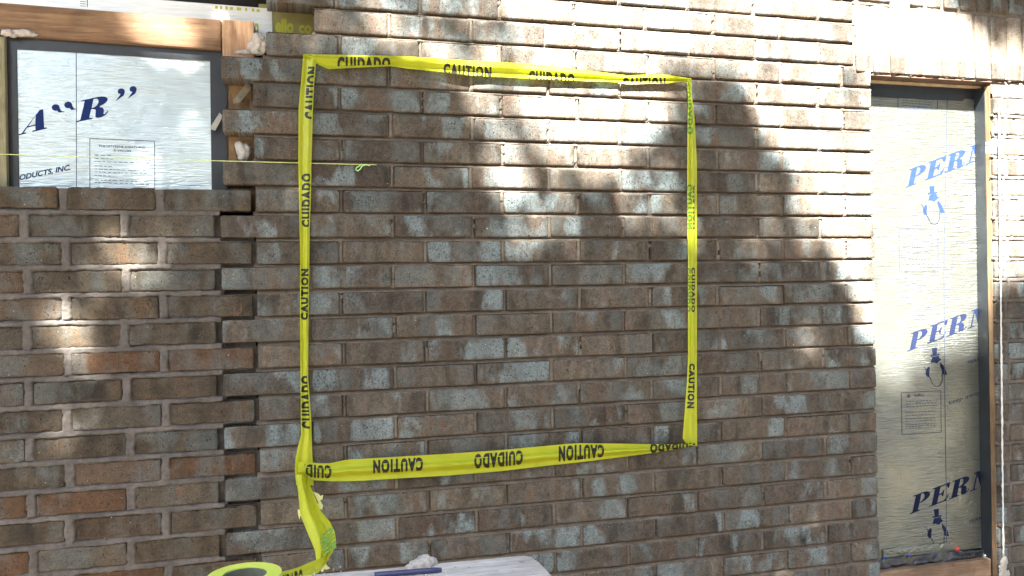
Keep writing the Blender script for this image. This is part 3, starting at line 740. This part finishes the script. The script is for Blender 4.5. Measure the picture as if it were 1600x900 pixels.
V, Fc = tube([pa.lerp(pb, k / 60) + Vector((0, 0, -.0015 * math.sin(math.pi * k / 60))) for k in range(61)], .0011, 6); mesh_obj('string', V, Fc, M['string'], ml, True)
V, Fc = tube([W(x, y, -.008) for x, y in ((565, 256), (562, 259), (557, 262), (556, 265), (559, 267), (563, 264), (566, 259), (572, 257), (578, 259))], .0019, 6); mesh_obj('knot', V, Fc, M['knot'], ml, True)
V, Fc = tube([W(588, 257, -.02), W(588, 257, .02)], .002, 8); mesh_obj('nail', V, Fc, M['nail'], ml, True)

# ------------------------------------------------------------ caution tape
ct = empty('caution_tape', W(475, 740, -.03), 'yellow caution tape strung in a square on the brick wall, printed CAUTION and CUIDADO', 'tape')
def interp(tab, q):
    if q <= tab[0][0]: return tab[0][1]
    for (a, b), (c, d) in zip(tab[:-1], tab[1:]):
        if q <= c: t = (q - a) / (c - a); return b + (d - b) * t
    return tab[-1][1]
class Strip:
    def __init__(s, axis, A, B, Yf, folds=(), seed=0): s.ax, s.A, s.B, s.Yf, s.folds, s.seed = axis, A, B, Yf, folds, seed
    def f(s, q, t, lift=0.0):
        a = interp(s.A, q); b = interp(s.B, q); o = a + (b - a) * t
        Y = s.Yf(q) - lift
        for (c0, c1, amp) in s.folds:                       # lengthwise creases
            q0, q1 = s.A[0][0], s.A[-1][0]; c = c0 + (c1 - c0) * (q - q0) / (q1 - q0)
            Y -= amp * 1.8 * max(0, 1 - abs(t - c) / .22)
        Y -= .0022 * float(fbm(np.array(q * .035), np.array(t * 2.2), s.seed)) + .0022 * math.sin(math.pi * min(1, max(0, t))) * float(fbm(np.array(q * .11 + t * 2), np.array(t * 3.5), s.seed + 11))
        x, y = (q, o) if s.ax == 'x' else (o, q)
        return W(x, y, Y)
    def mesh(s, name, mat, parent, step=4.0, m=12):
        q0, q1 = s.A[0][0], s.A[-1][0]; n = max(2, int(abs(q1 - q0) / step)); V = []; Fc = []
        for i in range(n + 1):
            for j in range(m + 1): V.append(tuple(s.f(q0 + (q1 - q0) * i / n, j / m)))
        for i in range(n):
            for j in range(m): a = i * (m + 1) + j; Fc.append((a, a + 1, a + m + 2, a + m + 1))
        return mesh_obj(name, V, Fc, mat, parent, True)
    def text(s, word, qa, qb, tb, tt, clip=(0.015, .985), qclip=None, bold=.066, space=1.26):
        """qa/qb where the word starts/ends along the strip, tb/tt where letter bottoms/tops lie across it"""
        bm = text_mesh(word, bold, space)
        for v in bm.verts: v.co = Vector((qa + (qb - qa) * v.co.x, tb + (tt - tb) * v.co.y, 0))
        def bis(co, no, clear=False):
            bmesh.ops.bisect_plane(bm, geom=bm.verts[:] + bm.edges[:] + bm.faces[:], plane_co=co, plane_no=no, clear_outer=clear)
        bis((0, clip[1], 0), (0, 1, 0), True); bis((0, clip[0], 0), (0, -1, 0), True)
        if qclip: bis((qclip[1], 0, 0), (1, 0, 0), True); bis((qclip[0], 0, 0), (-1, 0, 0), True)
        q = min(qa, qb) + 4
        while q < max(qa, qb): bis((q, 0, 0), (1, 0, 0)); q += 6
        for t in (1/12*k for k in range(1, 12)): bis((0, t, 0), (0, 1, 0))
        for v in bm.verts: v.co = s.f(v.co.x, v.co.y, .0007)
        me = bpy.data.meshes.new('t'); bm.to_mesh(me); bm.free(); return me
TD = -.017
top = Strip('x', [(473, 84.5), (500, 85), (560, 86), (640, 88), (740, 95), (800, 98), (860, 103), (900, 108), (980, 118), (1020, 116.5), (1045, 117), (1080, 122.5)],
            [(473, 87), (490, 97), (512, 108), (560, 105.5), (610, 103.5), (640, 107.5), (700, 114), (740, 118.5), (830, 123), (900, 126), (960, 128), (1040, 130), (1066, 128), (1080, 127)],
            lambda q: TD, ((.35, .35, .005), (.8, .6, -.004)), 1)
bot = Strip('x', [(466, 722), (480, 722), (500, 724), (515, 724), (540, 718.5), (600, 715), (700, 709), (780, 703.5), (860, 696), (900, 692.5), (960, 693), (1020, 694), (1060, 694), (1089, 691)],
            [(466, 748), (480, 750), (520, 752), (560, 751.5), (600, 749), (700, 743), (780, 736.5), (860, 727), (900, 723), (960, 715.5), (1020, 708), (1060, 701), (1089, 696.5)],
            lambda q: TD - .004, ((.50, .55, .013), (.85, .9, -.004)), 2)
lef = Strip('y', [(86, 473.5), (100, 472.7), (130, 470), (170, 466.5), (250, 466), (300, 467), (360, 468), (400, 469), (500, 468.7), (590, 469.6), (650, 470), (680, 470.5), (700, 465), (715, 462), (735, 460.5), (758, 463)],
            [(86, 497), (100, 493.6), (130, 491), (170, 489), (250, 486.7), (300, 486), (360, 484), (400, 483.6), (500, 482), (590, 481.5), (650, 486), (700, 487.5), (735, 489), (758, 490)],
            lambda q: TD + .004, ((.72, .7, .005), (.3, .35, -.003)), 3)
rig = Strip('y', [(122, 1066), (130, 1073), (150, 1075), (210, 1074), (260, 1073.6), (370, 1074), (400, 1075), (560, 1075), (600, 1073), (640, 1070), (685, 1066.5), (697, 1074)],
            [(122, 1080), (130, 1080.5), (150, 1081), (180, 1085), (210, 1087), (260, 1089), (370, 1089), (560, 1089), (640, 1089), (697, 1089.5)],
            lambda q: TD + .002, ((.62, .6, .006), (.2, .2, .002)), 4)
for s_, nm in ((top, 'strip'), (bot, 'strip'), (lef, 'strip'), (rig, 'strip')):
    s_.obj = s_.mesh(nm, M['tape'], ct)
def letters(strip, ms, mat='tapeink', name='lettering'):
    for m_ in ms: join(name, [m_], M[mat], strip.obj)
letters(top, [top.text('CUIDADO', 527, 610, 1.25, .14, (.0, .84)), top.text('CAUTION', 693, 768, 1.22, .30), top.text('CUIDADO', 826, 898, 1.45, .42), top.text('CAUTION', 973, 1040, 1.9, .30)])
letters(bot, [bot.text('CAUTION', 661, 583, .08, .74), bot.text('CUIDADO', 817, 741, .09, .80), bot.text('CAUTION', 944, 873, .07, .88), bot.text('CUIDADO', 1086, 1016, -.15, 1.05), bot.text('CUIDADO', 518, 440, .10, .86, qclip=(476, 600))])
letters(lef, [lef.text('CAUTION', 186, 104, 1.25, .42, (.0, .93)), lef.text('CUIDADO', 355, 271, 1.05, .22, (.0, .9)), lef.text('CAUTION', 500, 420, .94, .10), lef.text('CUIDADO', 670, 587, 1.3, .06, (0.02, .85))])
letters(rig, [rig.text('CUIDADO', 418, 488, .38, .80), rig.text('CAUTION', 568, 638, .16, .78), rig.text('CAUTION', 288, 358, .60, 1.2, (.60, .75))])
letters(rig, [rig.text('CUIDADO', 130, 210, .72, -.05, (.03, .75)), rig.text('CAUTION', 288, 358, .56, -.05, (.02, .6)), rig.text('CUIDADO', 418, 488, .30, -.3, (.02, .34))], 'tapeback')
# loose tail that twists down to the roll
def yt(q): return TD - .012 - max(0, (q - 745)) / 150 * .20
tail = Strip('y', [(742, 462), (770, 466), (804, 469), (831, 480), (860, 492), (876, 494), (896, 492)],
             [(742, 480), (753, 482), (767, 488), (798, 501), (815.5, 515.5), (831, 523), (851, 525.5), (871, 515), (884, 505), (896, 496)],
             yt, ((.45, .3, .012), (.8, .75, -.010)), 6)
tail.obj = tail.mesh('strip', M['tape'], ct)
under = Strip('y', [(795, 471), (812, 474), (835, 483), (862, 493)], [(795, 473), (812, 485), (835, 494), (862, 494.5)], lambda q: yt(q) + .02, (), 8)
under.mesh('strip', M['tape'], ct)
def ya(q): return (TD - .20) - (505 - q) / 70 * .43
run = Strip('x', [(428, 899), (440, 893.5), (455, 890), (470, 885), (485, 878), (495, 874.5), (503, 872), (514, 872)],
            [(428, 935), (440, 930), (470, 914), (497, 895), (503, 888), (514, 874)], ya, ((.4, .4, .006),), 9)
run.obj = run.mesh('strip', M['tape'], ct)
letters(run, [run.text('CUIDADO', 432, 473, 1.1, .14, qclip=(434, 480))])
# word on the twisted tail, seen through the film
bm = text_mesh('CAUT', .07, 1.1)
for v in bm.verts:
    x = 500 + v.co.x * 6 + v.co.y * 20; y = 838 + v.co.x * 34 - v.co.y * 17
    q = y; v.co = W(x, y, yt(y) - .036)
for v in bm.verts: pass
me = bpy.data.meshes.new('t'); bm.to_mesh(me); bm.free(); letters(tail, [me], 'tapeback')
for pl, Y in (([(489, 768), (497, 771), (501, 775), (505, 773), (504, 780), (500, 782), (505, 790), (503, 797), (499, 794), (497, 798), (495, 790), (498, 786), (494, 778)], TD - .03),
              ([(465, 797), (471, 795), (472, 808), (469, 806), (468, 812), (466, 805)], TD - .05),
              ([(503, 888), (508, 878), (511, 884), (516, 888), (510, 890), (507, 889), (504, 894), (501, 892)], TD - .17)):
    flatobj('torn_edge', pl, Y, M['torn'], parent=ct, t=.001)

# ------------------------------------------------------------ scaffold plank, roll, bits on it
RY = -.76
rc = W(382, 897, RY)
zp = rc.z - .0765
pb_ = W(640, 886, -.44); 
def on_plank(x, y):     # point of the plank top seen at a pixel
    d = CR @ Vector(((x - 800) / F, -(y - 450) / F, -1.0)); t = (zp - CAMP.z) / d.z; return CAMP + d * t
sp = empty('scaffold_plank', (0.2, -.7, 0), 'weathered grey wooden plank on blocks in front of the wall, rounded at its right end', 'plank')
edge = [(300, 913), (400, 905), (500, 897), (600, 889), (690, 880), (760, 873.5), (818, 868), (829, 870), (841, 878), (850, 887), (861, 899), (872, 915)]
top_pts = [on_plank(x, y) for x, y in edge]
x_l = -.9
poly = [Vector((x_l, top_pts[0].y - .02, zp))] + top_pts + [Vector((top_pts[-1].x + .01, -1.02, zp)), Vector((x_l, -1.05, zp))]
bm = bmesh.new(); tv = [bm.verts.new(p_) for p_ in poly]; bv = [bm.verts.new(p_ - Vector((0, 0, .038))) for p_ in poly]
bm.faces.new(tv[::-1]); bm.faces.new(bv)
for k in range(len(poly)): bm.faces.new((tv[k], tv[(k + 1) % len(poly)], bv[(k + 1) % len(poly)], bv[k]))
bmesh.ops.recalc_face_normals(bm, faces=bm.faces)
bm_obj('board', bm, M['plank'], sp)
for x in (-.6, .25):
    boxobj('leg', x, x + .09, -.98, -.55, 0, zp - .038, M['plank'], sp, .004)
tr = empty('tape_roll', (rc.x, rc.y, zp), 'roll of yellow caution tape lying flat on the weathered plank', 'tape roll')
def ring(r0, r1, z0, z1, seg=72, grooves=0):
    prof = [(r0, z0), (r1, z0)]
    prof = [(r0, z0), (r0, z1)] + ([(r0 + (r1 - r0) * k / grooves, z1 - (.0004 if k % 2 else 0)) for k in range(1, grooves)] if grooves else []) + [(r1, z1), (r1, z0)]
    V = []; Fc = []; n = len(prof)
    for i in range(seg):
        a = 2 * math.pi * i / seg
        for r_, z_ in prof: V.append((rc.x + math.cos(a) * r_, rc.y + math.sin(a) * r_, z_))
    for i in range(seg):
        for j in range(n): Fc.append((i * n + j, i * n + (j + 1) % n, ((i + 1) % seg) * n + (j + 1) % n, ((i + 1) % seg) * n + j))
    return V, Fc
bm = bmesh.new(); rs = random.Random(12)
for k in range(26): 
    c_ = on_plank(rs.uniform(480, 840), rs.uniform(884, 900)); blob(bm, (c_.x, c_.y - .01, zp + .001), rs.uniform(.0015, .004), k, 1)
o = bm_obj('mortar_crumbs', bm, M['lump'], None, True); tag(o, 'scattered mortar crumbs on the weathered plank', 'crumbs', kind='stuff')
rr = 56 * (rc - CAMP).dot(CR @ Vector((0, 0, -1))) / F
V, Fc = ring(rr * .605, rr, zp + .0005, zp + .0765, 96, 12); mesh_obj('wound_tape', V, Fc, M['rollside'], tr)
V, Fc = ring(rr * .56, rr * .60, zp + .0005, zp + .0745, 64); mesh_obj('core', V, Fc, M['core'], tr)
bm = bmesh.new(); c_ = on_plank(659, 886)
for k, (dx, dz, r_) in enumerate(((0, .006, .020), (.018, .004, .016), (-.02, .003, .014), (.008, .014, .012), (-.008, .010, .012))): blob(bm, (c_.x + dx, c_.y + (k % 2) * .01, zp + dz), r_, 40 + k, 3, (1.2, 1, .75))
o = bm_obj('mortar_lump', bm, M['lump'], None, True); tag(o, 'whitish mortar lump lying on the back edge of the weathered plank', 'mortar')
a_, b_ = on_plank(585, 903), on_plank(690, 894.5)
V, Fc = tube([a_.lerp(b_, k / 10) + Vector((0, 0, .0066)) for k in range(11)], [.0062] * 10 + [.0045], 14); o = mesh_obj('marker', V, Fc, M['navy'], None, True)
tag(o, 'dark navy rod lying on the plank in front of the mortar lump', 'rod')

# ------------------------------------------------------------ ground and the oaks that shade the wall
V = [(-150, -150, 0), (150, -150, 0), (150, 150, 0), (-150, 150, 0)]
g = mesh_obj('ground', V, [(0, 1, 2, 3)], M['dirt']); tag(g, kind='structure')

# unseen fence and evergreens added to block sky and darken the foil's reflections
fn = empty('sky_block_fence', (0, -11, 0), 'unseen board fence added behind the camera to block sky light', 'fence')
for k in range(60): boxobj('board', -9 + k * .3, -9 + k * .3 + .29, -11.02, -11, 0, 2.0 + .02 * math.sin(k * 2.1), M['bark'], fn, 0)
def bush(x, y, r, h, seed, lab_, n=4200):
    rg = np.random.default_rng(seed); root = empty('sky_block_evergreen', (x, y, 0), lab_, 'tree', 'unseen evergreens added to block sky')
    u_ = rg.normal(0, 1, (n, 3)); u_ /= np.linalg.norm(u_, axis=1)[:, None]; rad = rg.uniform(.55, 1, n) ** .5
    ctr = np.stack([x + u_[:, 0] * rad * r, y + u_[:, 1] * rad * r, h * .55 + u_[:, 2] * rad * h * .5], 1)
    a = rg.normal(0, 1, (n, 3)); a /= np.linalg.norm(a, axis=1)[:, None]; b = np.cross(a, rg.normal(0, 1, (n, 3))); b /= np.linalg.norm(b, axis=1)[:, None]
    V = np.stack([ctr + a * .16, ctr + b * .10, ctr - a * .16, ctr - b * .10], 1).reshape(-1, 3)
    np_mesh('crown', V, np.arange(n * 4).reshape(n, 4), M['leaf'], root, False)
    v_, f_ = tube([Vector((x, y, 0)), Vector((x, y, h * .5)), Vector((x, y, h * .8))], [.15, .1, .03]); mesh_obj('trunk', v_, f_, M['bark'], root, True)
for k, (x, y, r, h) in enumerate(((-1.5, -13.5, 2.0, 9.5), (1.4, -13.2, 2.0, 11), (4.4, -13, 2.1, 11), (7.3, -12.6, 2.1, 11.5), (10, -10.3, 2.1, 11), (11.2, -6.9, 2.0, 10), (-4.6, -13.5, 1.9, 7.5))): bush(x, y, r, h, 60 + k, 'unseen evergreen added to block sky light, ' + ('second from the left end of the row', 'third from the left end of the row', 'straight across the yard, middle of the row', 'third from the right end of the row', 'second from the right end of the row', 'nearest the house at the right end', 'shortest of the row at the left end')[k])

LITP = [(800, -330), (812, 10), (850, 45), (885, 62), (872, 95), (850, 120), (845, 150), (862, 178), (890, 188), (892, 215), (930, 222), (940, 190), (965, 188), (1000, 182), (1008, 150), (990, 120), (1000, 90), (1030, 62), (1060, 50), (1100, 68), (1190, 88), (1215, 130), (1217, 195), (1275, 215), (1272, 255), (1300, 300), (1312, 345), (1345, 380), (1366, 440), (1380, 500), (1420, 520), (1520, 500), (1552, 450), (1575, 428), (1700, 430), (1700, 150), (1610, 84), (1570, 60), (1530, 42), (1490, 0), (1470, -330)]
BL = [(560, 30, 170, 60, .70), (720, 25, 110, 65, .84), (310, 40, 45, 18, .30), (270, -25, 120, 15, .85), (392, 92, 36, 10, .5), (275, 150, 75, 85, .62), (60, 40, 40, 20, .35),
      (800, 322, 50, 16, .8), (768, 348, 32, 14, .75), (775, 385, 22, 12, .75), (860, 312, 60, 20, .45), (900, 245, 90, 45, .80), (790, 250, 70, 45, .72), (960, 300, 60, 40, .66), (620, 250, 90, 60, .35), (560, 160, 80, 50, .35), (860, 350, 120, 45, .66), (970, 365, 28, 14, .5), (820, 160, 60, 45, .85), (720, 130, 110, 30, .6),
      (1190, 330, 40, 15, .35), (1225, 365, 40, 30, .62), (1310, 430, 50, 45, .5), (1305, 512, 30, 18, .5), (1240, 295, 60, 35, .5), (1185, 100, 40, 30, .4),
      (200, 392, 44, 18, .80), (185, 432, 40, 16, .76), (112, 522, 38, 18, .78), (120, 555, 26, 12, .7), (85, 655, 28, 18, .88), (103, 845, 24, 14, .8), (18, 432, 25, 10, .35), (35, 655, 20, 8, .3), (560, 662, 45, 16, .55)]
def lit(x, y):
    k = np.where(x < 1450, 1.0, np.where(y < 150, 0.0, 0.25))
    return np.max([lit0(x + k * dx, y + k * dy) for dx, dy in ((0, 0), (20, 0), (-20, 0), (44, 0), (-44, 0), (0, 22), (0, 44), (0, -22), (0, -48), (34, 26), (-34, 26), (34, -30), (-34, -30))], axis=0)
def lit0(x, y):
    inside = np.zeros(x.shape, bool); n = len(LITP)
    for k in range(n):
        x0, y0 = LITP[k]; x1, y1 = LITP[(k + 1) % n]
        c = (y0 > y) != (y1 > y)
        with np.errstate(divide='ignore', invalid='ignore'): xi = x0 + (y - y0) * (x1 - x0) / (y1 - y0 + 1e-9)
        inside ^= c & (x < xi)
    L = np.where(inside, .997, .30 * ((x > 470) & (x < 1380)) * np.clip((440 - y) / 140, 0, 1))
    for cx, cy, rx, ry, s_ in BL:
        r_ = np.sqrt(((x - cx) / rx) ** 2 + ((y - cy) / ry) ** 2); L = np.maximum(L, s_ * np.clip(1.6 - r_, 0, 1))
    return L
def oak(name, label, x0, x1, base, seed, nl, leaf_r=.040):
    rg = np.random.default_rng(seed)
    x = rg.uniform(x0, x1, nl); y = rg.uniform(-520, 1500, nl)
    keep = rg.random(nl) > np.where((x > -200) & (x < 1750) & (y > -260) & (y < 960), np.minimum(lit(x, y) * 1.08, .999), .0)  # leaves dropped where the wall should be sunlit, shaping the dapple
    x, y = x[keep], y[keep]; n = len(x)
    t = rg.uniform(6.2, 9.5, n)
    root = empty(name, base, label, 'tree')
    ctr = np.array([tuple(W(a, b, 0) + SUN_DIR * c) for a, b, c in zip(x, y, t)])
    # outer crown leaves added over the roof edge and both sides to block sky
    m = 6500; side = x0 > 0
    X = rg.uniform(1.0, 9.0, m) if side else rg.uniform(-8.0, 1.4, m); Z = rg.uniform(-1.0, 8.0, m)
    ok = (Z > 2.95) | ((X > 3.7) if side else (X < -1.6)); X, Z = X[ok], Z[ok]
    far = np.stack([X, np.zeros(len(X)), Z], 1) + np.array(SUN_DIR) * rg.uniform(5.5, 9.5, len(X))[:, None]
    big = np.concatenate([np.ones(n), np.full(len(X), 2.9)])[:, None]
    n0 = n; ctr = np.concatenate([ctr, far]); n = len(ctr)
    nrm = np.array(SUN_DIR) + rg.normal(0, .45, (n, 3)); nrm /= np.linalg.norm(nrm, axis=1)[:, None]
    a = np.cross(nrm, rg.normal(0, 1, (n, 3))); a /= np.linalg.norm(a, axis=1)[:, None]; b = np.cross(nrm, a)
    r = rg.uniform(.7, 1.25, n)[:, None] * leaf_r * big
    sh = [(1.25, 0), (.5, .5), (-.4, .62), (-1.1, 0), (-.4, -.62), (.5, -.5)]
    V = np.stack([ctr + a * r * p_ + b * r * q_ for p_, q_ in sh], 1).reshape(-1, 3)
    Q = np.arange(n * 6).reshape(n, 6)
    np_mesh('crown', V, Q, M['leaf'], root, False)
    # trunk and limbs
    cx = Vector(ctr.mean(0)); bs = Vector(base); Vt = []; Ft = []
    def limb(p0, p1, r0, r1, k=9, bend=.3):
        off = Vector((random.uniform(-1, 1), random.uniform(-1, 1), 0)) * bend
        pts = [p0.lerp(p1, i / k) + off * math.sin(math.pi * i / k) * .4 for i in range(k + 1)]
        v_, f_ = tube(pts, [r0 + (r1 - r0) * i / k for i in range(k + 1)], 10); b_0 = len(Vt); Vt.extend(v_); Ft.extend([tuple(q_ + b_0 for q_ in ff) for ff in f_])
    fork = Vector((bs.x, bs.y, 3.6)); limb(bs, fork, .22, .16)
    rr_ = random.Random(seed)
    for k in range(7):
        idx = rg.integers(0, n0)
        for _ in range(200):
            wx = ctr[idx][0] - ctr[idx][1] * SUN_DIR.x / SUN_DIR.y; wz = ctr[idx][2] - ctr[idx][1] * SUN_DIR.z / SUN_DIR.y
            if (x0 < 0 and wx < 0.2 and wz < 1.7) or (x0 > 0 and wx < 1.3 and wz < 1.55): break
            idx = rg.integers(0, n0)
        tgt = Vector(ctr[idx]) + Vector(SUN_DIR) * .6; pass
        limb(fork, tgt, .08, .02, 10, .5)
    mesh_obj('trunk', Vt, Ft, M['bark'], root, True)
    return root
oak('oak_tree', 'leafy oak tree behind the camera shading the middle of the wall', 500, 1900, (2.3, -6.6, 0), 5, 29000)
oak('oak_tree', 'leafy oak tree behind the camera shading the old wall and the left window', -420, 500, (-3.2, -6.4, 0), 6, 20000)
